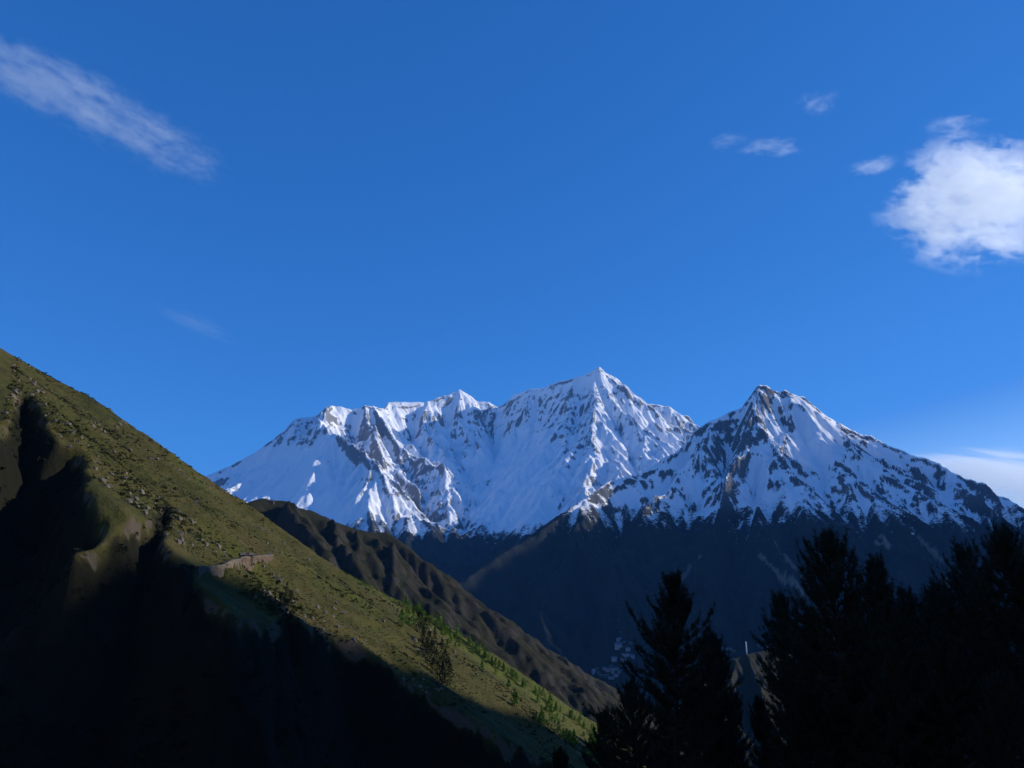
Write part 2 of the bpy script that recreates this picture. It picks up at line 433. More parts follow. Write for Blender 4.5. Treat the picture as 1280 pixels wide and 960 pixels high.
for pl in [((964, 672), (972, 684), (984, 700), (1000, 720)), ((950, 695), (965, 708), (985, 725), (1005, 745)),
           ((1045, 612), (1070, 622), (1095, 637)), ((1148, 672), (1165, 688), (1180, 700)), ((1100, 670), (1112, 682)),
           ((1180, 722), (1190, 735)), ((848, 726), (862, 710), (876, 697)), ((1095, 678), (1110, 684)), ((1240, 645), (1262, 652))]:
    pts = [FB.hit(px, py, 3000, 7500) for px, py in pl]
    if any(p is None for p in pts): continue
    d, _, _ = poly_dist(X, Y, pts)
    sun_strips = np.maximum(sun_strips, 1 - sstep(3, 13, d + 9 * perlin(X / 30, Y / 30, 5)))
mB = grid_obj("foothill_mountain", X, Y, H, M_foot, {"snow": snB, "low": lowB, "sun_strip": sun_strips})
tag(mB, kind="structure")

# ------------------------------------------------------------------ middle ridge behind the grassy hill, and the knoll by the village
ST2 = 4.0
cx0, cy0 = -900, 900
X, Y = axes(cx0, 900, cy0, 3200, ST2)
skyC = P3((180, 660, 1150), (240, 640, 1230), (286, 627, 1300), (306, 628, 1330), (329, 624, 1370), (355, 627, 1400), (371, 635, 1420), (391, 640, 1450), (411, 650, 1470),
          (437, 660, 1500), (463, 666, 1530), (483, 667, 1560), (502, 679, 1600), (527, 702, 1640), (554, 721, 1690), (581, 738, 1740), (594, 750, 1770),
          (616, 768, 1810), (635, 786, 1850), (654, 799, 1900), (670, 806, 1930), (689, 814, 1970), (711, 828, 2010), (733, 843, 2050), (752, 853, 2100),
          (773, 864, 2150), (820, 900, 2200), (870, 950, 2250))
H = ridge_field(X, Y, skyC, 0.9, 0.7, 120)
crestC, _, _ = poly_dist(X, Y, skyC)
WX = X + 14 * fbm(X / 120, Y / 120, 3, 9); WY = Y + 14 * fbm(X / 120, Y / 120, 3, 91)
for pts, a, b_, d0 in [
    (P3((437, 660, 1500), (446, 690, 1430), (462, 735, 1330)), 1.6, .75, 50),
    (P3((562, 727, 1705), (592, 772, 1620), (606, 815, 1520)), 1.5, .75, 50),
    (P3((633, 785, 1848), (662, 822, 1760), (668, 868, 1650)), 1.5, .75, 50),
    (P3((483, 667, 1560), (489, 700, 1490), (494, 740, 1400), (500, 790, 1300)), 1.5, .75, 60),
    (P3((411, 650, 1470), (420, 680, 1390), (440, 720, 1290)), 1.3, .75, 60),
    (P3((355, 627, 1400), (365, 655, 1330), (390, 690, 1240)), 1.2, .75, 60),
    (P3((527, 702, 1640), (548, 745, 1550), (560, 775, 1480), (575, 820, 1380)), 1.2, .75, 60),
    (P3((602, 757, 1785), (634, 800, 1720), (645, 832, 1640), (650, 880, 1540)), 1.6, .75, 60),
    (P3((654, 799, 1900), (668, 830, 1810), (676, 870, 1700)), 1.5, .75, 60),
    (P3((700, 822, 1990), (716, 855, 1880), (725, 895, 1760)), 1.4, .75, 60),
]:
    pts = [p + np.array([0, 0, 13.0 if k else 0.0]) for k, p in enumerate(pts)]
    H = smax(H, ridge_field(WX, WY, pts, a, b_, d0), 4)
ck = sstep(0, 60, crestC)
for lam, amp, sd in ((130, 12, 21), (58, 6, 22), (24, 2.6, 23)):
    H = gullies(H, X, Y, ST2, lam, amp * (0.3 + 0.7 * ck), sd)
H = H + (5 * fbm(X / 75, Y / 75, 4, 179) + 11 * ridged(X / 62, Y / 62, 5, 180, 0.55) + 2.0 * fbm(X / 20, Y / 20, 3, 79)) * (0.25 + 0.75 * ck)
# knoll
knoll = P3((860, 872, 2450), (890, 838, 2480), (915, 824, 2500), (933, 818, 2520), (950, 814, 2560), (975, 810, 2620), (1010, 815, 2700), (1060, 840, 2800))
K = ridge_field(X, Y, knoll, 1.0, 0.8, 60)
for pts in (P3((933, 818, 2520), (945, 845, 2420), (958, 885, 2300)), P3((895, 835, 2480), (880, 850, 2420), (872, 880, 2320)), P3((915, 824, 2500), (912, 850, 2400), (908, 890, 2280))):
    K = smax(K, ridge_field(WX, WY, pts, 1.4, .85, 40), 4)
for lam, amp, sd in ((60, 6, 31), (28, 3, 32)):
    K = gullies(K, X, Y, ST2, lam, amp, sd)
H = np.maximum(H, K + 1.0 * fbm(X / 16, Y / 16, 3, 3))
H = np.maximum(H, -520)
gy, gx = np.gradient(H, ST2); sl = np.hypot(gx, gy)
rkC = sstep(0.95, 1.8, sl + 0.45 * fbm(X / 60, Y / 60, 4, 61)) * np.where(Y > 2270, 0.35, 1.0)
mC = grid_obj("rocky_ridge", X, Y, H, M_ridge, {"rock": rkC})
tag(mC, kind="structure")
FC = Field(cx0, cy0, ST2, H)

# ------------------------------------------------------------------ near grassy hill on the left
ST3 = 1.25
dx0, dy0 = -520, 60
X, Y = axes(dx0, 330, dy0, 1150, ST3)
SK = [(-150, 345, 330), (0, 435, 390), (29, 452, 405), (58, 468, 420), (88, 487, 436), (117, 506, 452), (137, 522, 464), (175, 548, 486), (204, 572, 504), (233, 592, 522), (254, 605, 535),
      (280, 623, 552), (305, 642, 570), (340, 667, 596), (380, 686, 626), (410, 705, 650), (450, 726, 680), (475, 740, 700), (505, 752, 722), (529, 763, 740), (548, 775, 755),
      (575, 793, 776), (613, 820, 804), (635, 836, 820), (657, 853, 836), (684, 869, 856), (711, 888, 876), (738, 905, 896), (760, 930, 912), (820, 1010, 960)]
skyD = P3(*SK)
H = ridge_field(X, Y, skyD, 0.62, 0.70, 200)
crestD, _, sideD = poly_dist(X, Y, skyD)
H = gullies(H, X, Y, ST3, 90, 2.4, 41) ; H = gullies(H, X, Y, ST3, 38, 1.2, 42)
H = H + 1.6 * fbm(X / 35, Y / 35, 3, 43) * sstep(0, 25, crestD)
FD = Field(dx0, dy0, ST3, H)
# the brow where the slope breaks away towards the camera: everything below it turns out of the sun
BR = [(-90, 470), (-30, 560), (0, 541), (10, 521), (20, 500), (29, 481), (45, 502), (60, 532), (72, 549), (95, 560), (110, 574), (112, 592), (110, 606), (116, 626), (122, 642), (134, 655), (128, 672),
      (112, 684), (98, 692), (120, 690), (143, 668), (163, 654), (187, 650), (204, 625), (216, 631), (214, 653), (203, 675), (217, 692), (243, 716), (250, 734), (275, 752), (292, 772), (318, 776),
      (350, 772), (364, 757), (368, 772), (385, 783), (417, 794), (445, 806), (470, 822), (500, 846), (540, 870), (580, 896), (630, 922), (690, 950)]
bp = []
for px, py in BR:
    p = FD.hit(px, py, 70, 1100)
    if p is not None: bp.append(p)
brow_d, _, _ = poly_dist(X, Y, bp)
# inside test: footprint polygon of the region below the brow (closed towards the camera)
poly = [(-900, bp[0][1])] + [(p[0], p[1]) for p in bp] + [(bp[-1][0] + 40, -400), (-900, -400)]
ins = np.zeros(X.shape, bool)
for (xa, ya), (xb, yb) in zip(poly, poly[1:] + poly[:1]):
    if ya == yb: continue
    c = ((ya > Y) != (yb > Y)) & (X < (xb - xa) * (Y - ya) / (yb - ya) + xa)
    ins ^= c
wob = brow_d + 2.2 * fbm(X / 9, Y / 9, 3, 44)
drop = np.where(ins, 2.2 * np.clip(wob, 0, 13) + 0.95 * np.clip(wob - 13, 0, 75) + 0.2 * np.clip(wob - 88, 0, 200), 0)
H = H - drop
# terrace bench cut into the slope
FD2 = Field(dx0, dy0, ST3, H)
TW = [FD2.hit(px, py, 100, 700) for px, py in ((247, 722), (262, 722), (278, 719), (290, 713), (302, 710), (320, 708), (341, 705))]
td, tz, ts = poly_dist(X, Y, TW)
WALL_H = 3.0
H = np.where((td < 9) & (ts < 0), np.maximum(H, tz + WALL_H - 0.35), H)
H = H + 0.75 * fbm(X / 7, Y / 7, 3, 45) * sstep(0, 8, crestD) + 0.35 * fbm(X / 2.6, Y / 2.6, 2, 46)
gy, gx = np.gradient(H, ST3); sl = np.hypot(gx, gy)
near_brow = (1 - sstep(2, 13, brow_d + 5 * perlin(X / 14, Y / 14, 47)))
rkD = np.clip(sstep(1.15, 2.0, sl + 0.3 * fbm(X / 20, Y / 20, 3, 48)) * 0.42 + 0.4 * near_brow * ins + 0.10 * near_brow, 0, 1)
shadeD = sstep(0.2, 1.6, brow_d + 0.9 * fbm(X / 8, Y / 8, 3, 49)) * ins  # shade below the brow put into the hill colour as a dark mask
rkD = rkD * (1 - 0.93 * shadeD)
H = np.maximum(H, -420)
FD = Field(dx0, dy0, ST3, H)
mD = grid_obj("grassy_hill", X, Y, H, M_hill, {"rock": rkD, "scrub_shade": shadeD, "lush": sstep(520, 800, Y + 25 * fbm(X / 30, Y / 30, 3, 50)) * 0.8 + 0.45 * sstep(0.2, 0.7, fbm(X / 55, Y / 55, 3, 58))})
tag(mD, kind="structure")

# ------------------------------------------------------------------ valley ground, one sheet to the horizon
xs = np.concatenate([np.linspace(-40000, -1500, 30), np.linspace(-1400, -120, 33), np.arange(-110, 111, 2.0), np.linspace(120, 3400, 62), np.linspace(3600, 40000, 30)])
ys = np.concatenate([np.linspace(-9000, -400, 10), np.arange(-300, -20, 20), np.arange(-20, 161, 2.0), np.linspace(165, 1200, 50), np.linspace(1240, 4400, 56), np.linspace(4600, 45000, 36)])
X, Y = np.meshgrid(xs, ys)
def ground_z(x, y):
    x = np.asarray(x, float); y = np.asarray(y, float)
    r = np.where(y > 0, y, 0)
    z = -1.65 - 0.06 * r - 0.27 * np.clip(r - 4, 0, 1500) + 0.10 * np.clip(x, -150, 150) * sstep(0, 30, r) * (1 - sstep(150, 400, r)) + np.where(y < 0, -0.25 * np.clip(y, -300, 0), 0)
    z = z + 0.5 * fbm(x / 9 + 0.3, y / 9 + 0.3, 3, 55) * sstep(2, 14, np.hypot(x, y))
    far = sstep(500, 1600, np.hypot(x, y))
    return np.maximum(z, -440 - 160 * sstep(1500, 5000, y)) + far * (38 * fbm(x / 430, y / 430, 4, 57) - 30)
G = ground_z(X, Y)
gr = grid_obj("ground", X, Y, G, M_ground, {"rock": np.zeros(G.shape)})
tag(gr, kind="structure")

# ------------------------------------------------------------------ added ridge, unseen on the right, crest shaped to cast the foreground shade
bx_, by_ = np.array([b[0] for b in BR]), np.array([b[1] for b in BR])
EDGE = BR[:36] + [(368, 772), (385, 783), (417, 794), (445, 804), (470, 817), (500, 838), (521, 846), (559, 859), (592, 872), (630, 886), (670, 897), (711, 909), (751, 920), (800, 960)]
def px_inside(px, py):
    """is a picture point on the dark side of the brow / shadow edge"""
    pl = [(-200, 470)] + EDGE + [(800, 1200), (-200, 1200)]
    c = False
    for (xa, ya), (xb, yb) in zip(pl, pl[1:] + pl[:1]):
        if ya != yb and ((ya > py) != (yb > py)) and px < (xb - xa) * (py - ya) / (yb - ya) + xa: c = not c
    return c
dark, lit = [], []
for px in range(4, 760, 12):
    top = np.interp(px, [p[0] for p in SK], [p[1] for p in SK])
    for py in range(int(top) + 4, 956, 12):
        p = FD.hit(px, py, 60, 1100, 1600)
        if p is None: continue
        ds = min(math.hypot(px - ex, py - ey) for ex, ey in EDGE)
        if px_inside(px, py):
            if ds > 6: dark.append(p)
        elif ds > 3: lit += [p] * (6 if 240 < px < 350 and 686 < py < 726 else 3 if 360 < px < 470 and 700 < py < 800 else 1)
SC_E = 1500.0
for x_ in range(-10, 36, 5):
    for y_ in range(28, 66, 6): dark += [np.array([x_, y_, 4.0])] * 2
crest = fit_crest(np.array(dark), np.array(lit), -40, 620, 6.0, SC_E, -20.0, 2.5, 1)
a_, b_ = crest[0], crest[-1]
pr = np.array([SPERP[0], SPERP[1], 0])
crest = [a_ - pr * 1500 + np.array([0, 0, 230]), a_ - pr * 160 + np.array([0, 0, 60])] + crest + [b_ + pr * 250 + np.array([0, 0, -300])]
sx0, sy0 = 500, -1500
X, Y = axes(sx0, 3600, sy0, 2600, 12.0)
H = ridge_field(X, Y, crest, 1.35, 1.15, 200)
H = gullies(H, X, Y, 12.0, 120, 3, 71) ; H = np.maximum(H, -700)
gy, gx = np.gradient(H, 12.0)
mE = grid_obj("shade_caster_ridge", X, Y, H, M_ridge, {"rock": sstep(0.9, 1.6, np.hypot(gx, gy))})
tag(mE, kind="structure")
# ------------------------------------------------------------------ added snow range, unseen behind the viewer, to throw fill light onto shaded faces
X, Y = axes(-11000, 11000, -8900, -900, 100.0)
back_pts = [np.array(p, float) for p in ((-10500, -3500, 1700), (-7500, -4600, 2500), (-5200, -4900, 2150), (-3000, -5300, 2750), (-600, -5200, 2400), (1800, -5500, 2800), (4200, -5200, 2350), (6800, -5000, 2600), (10500, -4300, 1700))]
H = ridge_field(X, Y, back_pts, 1.1, 0.72, 900)
H = H + 120 * ridged(X / 900, Y / 900, 4, 401) * sstep(-4500, -2500, -Y)
H = np.maximum(gullies(H, X, Y, 100.0, 900, 90, 81), -440)
mG = grid_obj("fill_snow_range", X, Y, H, M_snow, {"snow": sstep(150, 420, H) * 1.1, "low": 1 - sstep(150, 420, H), "sun_strip": np.zeros(H.shape)})
tag(mG, kind="structure")
# ------------------------------------------------------------------ mountain air
def haze_box(x0, x1, y0, y1, z0, z1):
    v = [(x, y, z) for z in (z0, z1) for y in (y0, y1) for x in (x0, x1)]
    f = [(0, 2, 3, 1), (4, 5, 7, 6), (0, 1, 5, 4), (2, 6, 7, 3), (0, 4, 6, 2), (1, 3, 7, 5)]
    m = bpy.data.materials.new("mountain_air"); m.use_nodes = True
    t = m.node_tree
    t.nodes.remove(t.nodes["Principled BSDF"])
    vol = t.nodes.new("ShaderNodeVolumePrincipled")
    vol.inputs["Color"].default_value = (0.12, 0.42, 1.0, 1)
    vol.inputs["Density"].default_value = HAZE
    vol.inputs["Anisotropy"].default_value = 0.0
    t.links.new(vol.outputs[0], t.nodes["Material Output"].inputs["Volume"])
    return tag(new_obj("haze", v, f, m), kind="stuff")
HAZE = 1.5e-5
haze_box(-46000, 46000, -9500, 46000, -700, 3300)
# ------------------------------------------------------------------ added mountain, unseen on the right, crest shaped to shade the slopes below the snow
shade = [(560, 730), (600, 712), (641, 688), (690, 658), (727, 634), (800, 648), (870, 650), (930, 646), (975, 634), (1012, 620), (1050, 622), (1095, 642), (1140, 634), (1190, 640), (1240, 648), (1290, 655)]
dark, lit = [], []
for px in range(560, 1284, 14):
    e_ = np.interp(px, [q[0] for q in shade], [q[1] for q in shade])
    for py in list(range(int(e_) + 4, 840, 14)):
        p = FB.hit(px, py, 2950, 7600, 1500)
        if p is not None: dark.append(p)
    for py in range(int(e_) - 8, 500, -10):
        p = FB.hit(px, py, 2950, 7600, 1500)
        if p is not None: lit.append(p)
for px in range(880, 965, 8):
    for py in range(825, 880, 8):
        p = FC.hit(px, py, 2200, 3100, 900)
        if p is not None: lit += [p] * 3
crest = fit_crest(np.array(dark), np.array(lit), 2300, 5400, 40.0, 9000.0, -400.0, 0.5, 2)
a_, b_ = crest[0], crest[-1]
crest = [a_ - pr * 900 + np.array([0, 0, -900])] + crest + [b_ + pr * 500 + np.array([0, 0, -500])]
X, Y = axes(5200, 11500, 3000, 11000, 40.0)
H = ridge_field(X, Y, crest, 1.5, 1.12, 500)
H = gullies(H, X, Y, 40.0, 420, 12, 72); H = np.maximum(H, -600)
mF = grid_obj("shade_caster_mountain", X, Y, H, M_foot, {"snow": sstep(600, 760, H), "low": 1 - sstep(600, 760, H), "sun_strip": np.zeros(H.shape)})
tag(mF, kind="structure")
# ================================================================== OBJECTS
rng = np.random.default_rng(11)
def simple_mat(name, col, rough=0.85, var=0.35, scale=3.0, bumpd=0.0, translucent=0.0):
    m, t, b = mat_new(name)
    co = pos(t)
    n = noise(t, scale, 4, 0.6, co)
    c = mix(t, ramp(t, n, [(0.3, 0.0), (0.7, 1.0)]), tuple(k * (1 - var) for k in col), tuple(min(1, k * (1 + var)) for k in col))
    t.links.new(c, b.inputs["Base Color"]); b.inputs["Roughness"].default_value = rough
    if bumpd: bump(t, n, 0.5, bumpd, b)
    return m
def tubes(paths, sides=6):
    """one mesh from tapered tubes; each path is a list of (x, y, z, r)"""
    V, F = [], []
    for p in paths:
        p = np.asarray(p, float); base = len(V); n = len(p)
        for k in range(n):
            d = p[min(k + 1, n - 1), :3] - p[max(k - 1, 0), :3]; d = d / (np.linalg.norm(d) + 1e-9)
            a = np.cross(d, (0.3, 1, 0.2) if abs(d[1]) < 0.9 else (1, 0, 0)); a /= np.linalg.norm(a); b = np.cross(d, a)
            for j in range(sides):
                th = 2 * math.pi * j / sides
                V.append(p[k, :3] + p[k, 3] * (a * math.cos(th) + b * math.sin(th)))
        for k in range(n - 1):
            for j in range(sides):
                q = (j + 1) % sides
                F.append((base + k * sides + j, base + k * sides + q, base + (k + 1) * sides + q, base + (k + 1) * sides + j))
        F.append(tuple(base + (n - 1) * sides + j for j in range(sides)))
        F.append(tuple(base + j for j in range(sides))[::-1])
    return V, F
def boxes(bl):
    V, F = [], []
    for (x0, y0, z0, x1, y1, z1) in bl:
        b = len(V)
        V += [(x, y, z) for z in (z0, z1) for y in (y0, y1) for x in (x0, x1)]
        F += [tuple(b + i for i in f) for f in ((0, 2, 3, 1), (4, 5, 7, 6), (0, 1, 5, 4), (2, 6, 7, 3), (0, 4, 6, 2), (1, 3, 7, 5))]
    return V, F
def leaf_quads(c, size, r, aspect=1.0):
    """randomly turned small leaf faces (diamonds) at centres c"""
    n = len(c)
    u = r.normal(size=(n, 3)); u /= np.linalg.norm(u, axis=1)[:, None]
    w = np.cross(u, r.normal(size=(n, 3))); w /= np.linalg.norm(w, axis=1)[:, None]
    a, b = u * size[:, None], w * (size * aspect)[:, None]
    V = np.stack([c - a, c - b * .6, c + a, c + b * .6], 1).reshape(-1, 3)
    return V, np.arange(4 * n).reshape(n, 4)

# ------------------------------------------------------------------ foreground pines
M_needle = simple_mat("pine_needles", (0.013, 0.020, 0.010), 0.7, 0.4, 1.2)
M_bark = simple_mat("pine_bark", (0.030, 0.022, 0.016), 0.95, 0.4, 6.0, 0.02)
def pine_parts(hgt, seed, spread=0.52, maxr=3.0, clear=0.3, tilt=0.0):
    r = np.random.default_rng(seed)
    paths, A, Dv, Ls = [], [], [], []
    lean = np.array([r.normal(0, .012), r.normal(0, .012)]) * hgt
    sway = r.uniform(0, 6.28)
    def axis(z):
        t = z / hgt
        return np.array([lean[0] * t * t + 0.06 * math.sin(5 * t + sway), lean[1] * t * t + 0.06 * math.cos(4 * t + sway), z])
    r0 = 0.016 * hgt
    paths.append([(*axis(z), r0 * (1 - z / hgt) ** 0.8 + 0.012) for z in np.linspace(0, hgt, 16)])
    def shoot(p, d, L):
        A.append(p); Dv.append(d / np.linalg.norm(d)); Ls.append(L)
    for k in range(3):                                                   # leader
        shoot(axis(hgt) + np.array([0, 0, -0.38 * k]), np.array([r.normal(0, .06), r.normal(0, .06), 1.0]), 0.45)
    z = hgt - 0.35
    while z > clear * hgt:
        dep = hgt - z
        n = r.integers(4, 7) if dep > 0.8 else 4
        a0 = r.uniform(0, 6.28)
        for q in range(n):
            az = a0 + 6.283 * q / n + r.normal(0, .22)
            L = min(maxr, spread * dep ** 0.93 + 0.28) * r.uniform(0.62, 1.25)
            if r.random() < 0.12: L *= 1.3
            el0 = math.radians(np.interp(dep, [0, 1.5, 5, 12], [62, 42, 18, 2]) + r.normal(0, 7))
            up = math.radians(np.interp(dep, [0, 3, 12], [16, 34, 40]))
            nseg = max(3, int(L / 0.24)); p = axis(z + r.normal(0, .05)); st = L / nseg; br = []
            for s_ in range(nseg + 1):
                t = s_ / nseg
                el = el0 + up * t * t + r.normal(0, .04)
                d = np.array([math.cos(az) * math.cos(el), math.sin(az) * math.cos(el), math.sin(el)])
                br.append((*p, 0.012 + 0.03 * (L / 3) * (1 - t)))
                if t > 0.18 or L < 0.8:
                    side = np.array([-math.sin(az), math.cos(az), 0])
                    for sg in (-1, 1):
                        if r.random() < 0.82:
                            sd = d * 0.62 + side * sg * r.uniform(.35, .8) + np.array([0, 0, r.uniform(.25, .8)])
                            shoot(p, sd, r.uniform(0.24, 0.46) * (1.05 - 0.25 * t))
                    if r.random() < 0.35: shoot(p, d * .4 + np.array([0, 0, 1.0]), r.uniform(.22, .4))
                p = p + d * st
            shoot(p - d * 0.1, d + np.array([0, 0, .55]), r.uniform(0.34, 0.55))
            if L > 0.55: paths.append(br)
        z -= r.uniform(0.24, 0.38) * (1 + 0.03 * dep)
    A, Dv, Ls = np.array(A), np.array(Dv), np.array(Ls)
    K = 38                                                                # needles per shoot
    n = len(A)
    t = r.random((n, K)); th = r.uniform(0, 6.283, (n, K))
    e1 = np.cross(Dv, np.array([0.31, 0.2, 0.93])); e1 /= np.linalg.norm(e1, axis=1)[:, None] + 1e-9
    e2 = np.cross(Dv, e1)
    root = A[:, None] + Dv[:, None] * (Ls[:, None] * t)[..., None]
    out = e1[:, None] * np.cos(th)[..., None] + e2[:, None] * np.sin(th)[..., None]
    nd = out * 0.72 + Dv[:, None] * r.uniform(.35, 1.0, (n, K))[..., None] + np.array([0, 0, -0.06])
    nd /= np.linalg.norm(nd, axis=-1)[..., None]
    ln = r.uniform(0.14, 0.25, (n, K))[..., None]
    wv = np.cross(nd, out + 0.3); wv /= np.linalg.norm(wv, axis=-1)[..., None] + 1e-9
    V = np.stack([root - wv * .014, root + wv * .014, root + nd * ln], 2).reshape(-1, 3)
    return tubes(paths, 5), (V, np.arange(len(V)).reshape(-1, 3))
def make_pine(hgt, seed, label, group, **kw):
    e = empty("pine_tree", (0, 0, 0), label, "pine tree", group)
    (tv, tf), (cv, cf) = pine_parts(hgt, seed, **kw)
    new_obj("trunk", tv, tf, M_bark, e, True)
    new_obj("crown", cv, cf, M_needle, e)
    return e
PG = "dark pines in the foreground shade"
pines = [  # tip in the photo, distance, own shape or a copy of an earlier one, label
    (832, 716, 42, dict(seed=3, spread=.50, maxr=2.7), "tall dark pine standing alone near the middle, pointed top against the blue mountain"),
    (889, 790, 47, dict(seed=5, spread=.42, maxr=1.15), "slim low pine just right of the lone tall pine"),
    (1037, 664, 37, dict(seed=8, spread=.62, maxr=3.4), "broad tall pine left of the right hand group, its spiky top highest there"),
    (976, 742, 45, dict(seed=12, spread=.34, maxr=1.25), "narrow pine forming the left edge of the right hand group of pines"),
    (1095, 696, 39, dict(seed=15, spread=.30, maxr=1.6), "slender pine with one thin upright tip just right of the broad tall pine"),
    (1133, 736, 43, dict(seed=19, spread=.5, maxr=2.4), "lower pine in the dip between the two tall pines on the right"),
    (1168, 727, 47, dict(seed=23, spread=.5, maxr=2.4), "small pine just left of the big dark pine at the right edge"),
    (1202, 682, 40, dict(seed=27, spread=.6, maxr=3.0), "bushy tall pine on the left side of the dark mass at the right edge"),
    (1254, 659, 35, dict(seed=31, spread=.66, maxr=3.4), "tallest dark pine close to the right edge of the photo"),
    (1300, 676, 33, 2, "dark pine cut off by the right edge of the photo"),
    (1008, 770, 49, 5, "half hidden pine low between the narrow left pine and the broad tall pine"),
    (1066, 758, 50, 6, "half hidden pine low behind the slender upright tip"),
    (950, 868, 52, 3, "low dark pine below the sunny knoll, left of the narrow edge pine"),
    (912, 866, 58, 1, "low dark pine in front of the shaded hollow of the sunny knoll"),
    (868, 846, 50, 1, "dark pine filling the right flank of the lone tall pine"),
    (790, 850, 50, 7, "dark pine filling the left flank of the lone tall pine"),
    (757, 886, 62, 6, "low pine at the foot of the sunny slope, left of the lone tall pine"),
    (1110, 800, 34, 7, "dark pine low in front of the dip in the right hand group"),
    (1180, 790, 33, 8, "dark pine low in front of the bushy tall pine"),
    (1010, 850, 36, 8, "dark pine low in front of the narrow edge pine"),
    (1250, 830, 30, 2, "dark pine at the bottom right corner of the photo"),
    (830, 880, 58, 6, "low dark pine behind the lower crown of the lone tall pine"),
    (1060, 850, 44, 5, "dark pine at the bottom below the broad tall pine"),
    (1150, 870, 52, 6, "dark pine at the bottom below the dip in the right hand group"),
    (955, 930, 46, 0, "low dark pine at the bottom edge below the sunny knoll"),
    (700, 935, 70, 6, "low dark pine at the bottom edge where the sunny slope ends"),
    (893, 905, 44, 6, "dark pine at the bottom edge between the lone pine and the group"),
]
built = []
for k, (px, py, Yd, shp, lab) in enumerate(pines):
    tip = at(px, py, Yd)
    tip = tip - np.array([0, 0, 0.42])
    gz = float(ground_z(tip[0], tip[1])) - 0.2
    hgt = tip[2] - gz
    if isinstance(shp, dict):
        e = make_pine(hgt, label=lab, group=PG, **shp); sc = 1.0
        e["_h"] = hgt
    else:
        e = copy_tree(built[shp]); sc = hgt / built[shp]["_h"]
        e.rotation_euler.z = 1.7 + 2.1 * k
    e["label"] = lab
    e.location = (tip[0], tip[1], gz); e.scale = (sc, sc, sc)
    built.append(e)
for e in built:
    if "_h" in e: del e["_h"]

# ------------------------------------------------------------------ shrubs and grass tussocks on the grassy hill (uncountable)
M_shrub = simple_mat("hill_shrubs", (0.022, 0.028, 0.007), 0.8, 0.5, 0.25)
M_tuss = simple_mat("hill_tussocks", (0.062, 0.055, 0.013), 0.8, 0.4, 0.2)
M_shade_scrub = simple_mat("shade_scrub", (0.010, 0.013, 0.006), 0.8, 0.5, 0.2)  # leaf colour kept near black to deepen the shade below the brow
def scatter(n, test, seed, near=260.0):
    r = np.random.default_rng(seed)
    out = []
    while sum(len(o) for o in out) < n:
        m = 60000
        Yd = 1 / r.uniform(1 / 1000.0, 1 / near, m); u = r.uniform(-0.66, 0.16, m)
        x, y = u * Yd, Yd
        z = FD.z(x, y)
        k = test(x, y, r)
        out.append(np.stack([x, y, z], 1)[k])
    return np.concatenate(out)[:n], r
def crest_side(x, y):
    d, _, sd = poly_dist(x, y, skyD)
    return d, sd
def brow_in(x, y):
    c_ = np.zeros(x.shape, bool)
    for (xa, ya), (xb, yb) in zip(poly, poly[1:] + poly[:1]):
        if ya == yb: continue
        c_ ^= ((ya > y) != (yb > y)) & (x < (xb - xa) * (y - ya) / (yb - ya) + xa)
    return c_
def clumps(name, P, r, nl, size, leaf, mat, flat=0.7):
    n = len(P)
    s_ = size[0] * (size[1] / size[0]) ** (r.random(n) ** 1.6)
    q = r.normal(size=(n, nl, 3)); q /= np.linalg.norm(q, axis=-1)[..., None]
    q *= r.random((n, nl, 1)) ** 0.4
    q[..., 2] = np.abs(q[..., 2]) * flat
    c = P[:, None] + q * s_[:, None, None]
    V, F = leaf_quads(c.reshape(-1, 3), (np.repeat(s_, nl) * leaf * r.uniform(.6, 1.3, n * nl)), r)
    return tag(new_obj(name, V, F, mat), kind="stuff")
def t_shrub(x, y, r):
    d, sd = crest_side(x, y)
    dn = fbm(x / 45, y / 45, 4, 91) + 0.5 * fbm(x / 9, y / 9, 2, 92)
    return ((sd > 0) | (d < 4)) & (d < 330) & (dn > r.uniform(-0.1, 0.8, len(x)))
def t_tuss(x, y, r):
    d, sd = crest_side(x, y)
    return ((sd > 0) | (d < 3)) & (d < 260) & (~brow_in(x, y))
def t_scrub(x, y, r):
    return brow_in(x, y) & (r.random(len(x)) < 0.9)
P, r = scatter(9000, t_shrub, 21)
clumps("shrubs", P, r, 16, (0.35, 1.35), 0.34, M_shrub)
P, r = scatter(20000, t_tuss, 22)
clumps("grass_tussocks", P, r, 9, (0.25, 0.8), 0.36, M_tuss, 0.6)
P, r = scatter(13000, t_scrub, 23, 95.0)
clumps("shade_dark_scrub", P, r, 26, (0.6, 2.0), 0.26, M_shade_scrub, 0.9)
# loose stones
M_stone = simple_mat("stone", (0.16, 0.135, 0.105), 0.9, 0.35, 0.8, 0.05)
def stones(P, r, lo, hi):
    ico = []
    t = (1 + 5 ** .5) / 2
    bv = np.array([(-1, t, 0), (1, t, 0), (-1, -t, 0), (1, -t, 0), (0, -1, t), (0, 1, t), (0, -1, -t), (0, 1, -t), (t, 0, -1), (t, 0, 1), (-t, 0, -1), (-t, 0, 1)]) / 1.9
    bf = np.array([(0, 11, 5), (0, 5, 1), (0, 1, 7), (0, 7, 10), (0, 10, 11), (1, 5, 9), (5, 11, 4), (11, 10, 2), (10, 7, 6), (7, 1, 8), (3, 9, 4), (3, 4, 2), (3, 2, 6), (3, 6, 8), (3, 8, 9), (4, 9, 5), (2, 4, 11), (6, 2, 10), (8, 6, 7), (9, 8, 1)])
    n = len(P); s_ = lo * (hi / lo) ** (r.random(n) ** 2)
    V = P[:, None] + bv[None] * s_[:, None, None] * r.uniform(.55, 1.25, (n, 12, 1)) * r.uniform(.6, 1.3, (n, 1, 3))
    F = bf[None] + (np.arange(n) * 12)[:, None, None]
    return V.reshape(-1, 3), F.reshape(-1, 3)
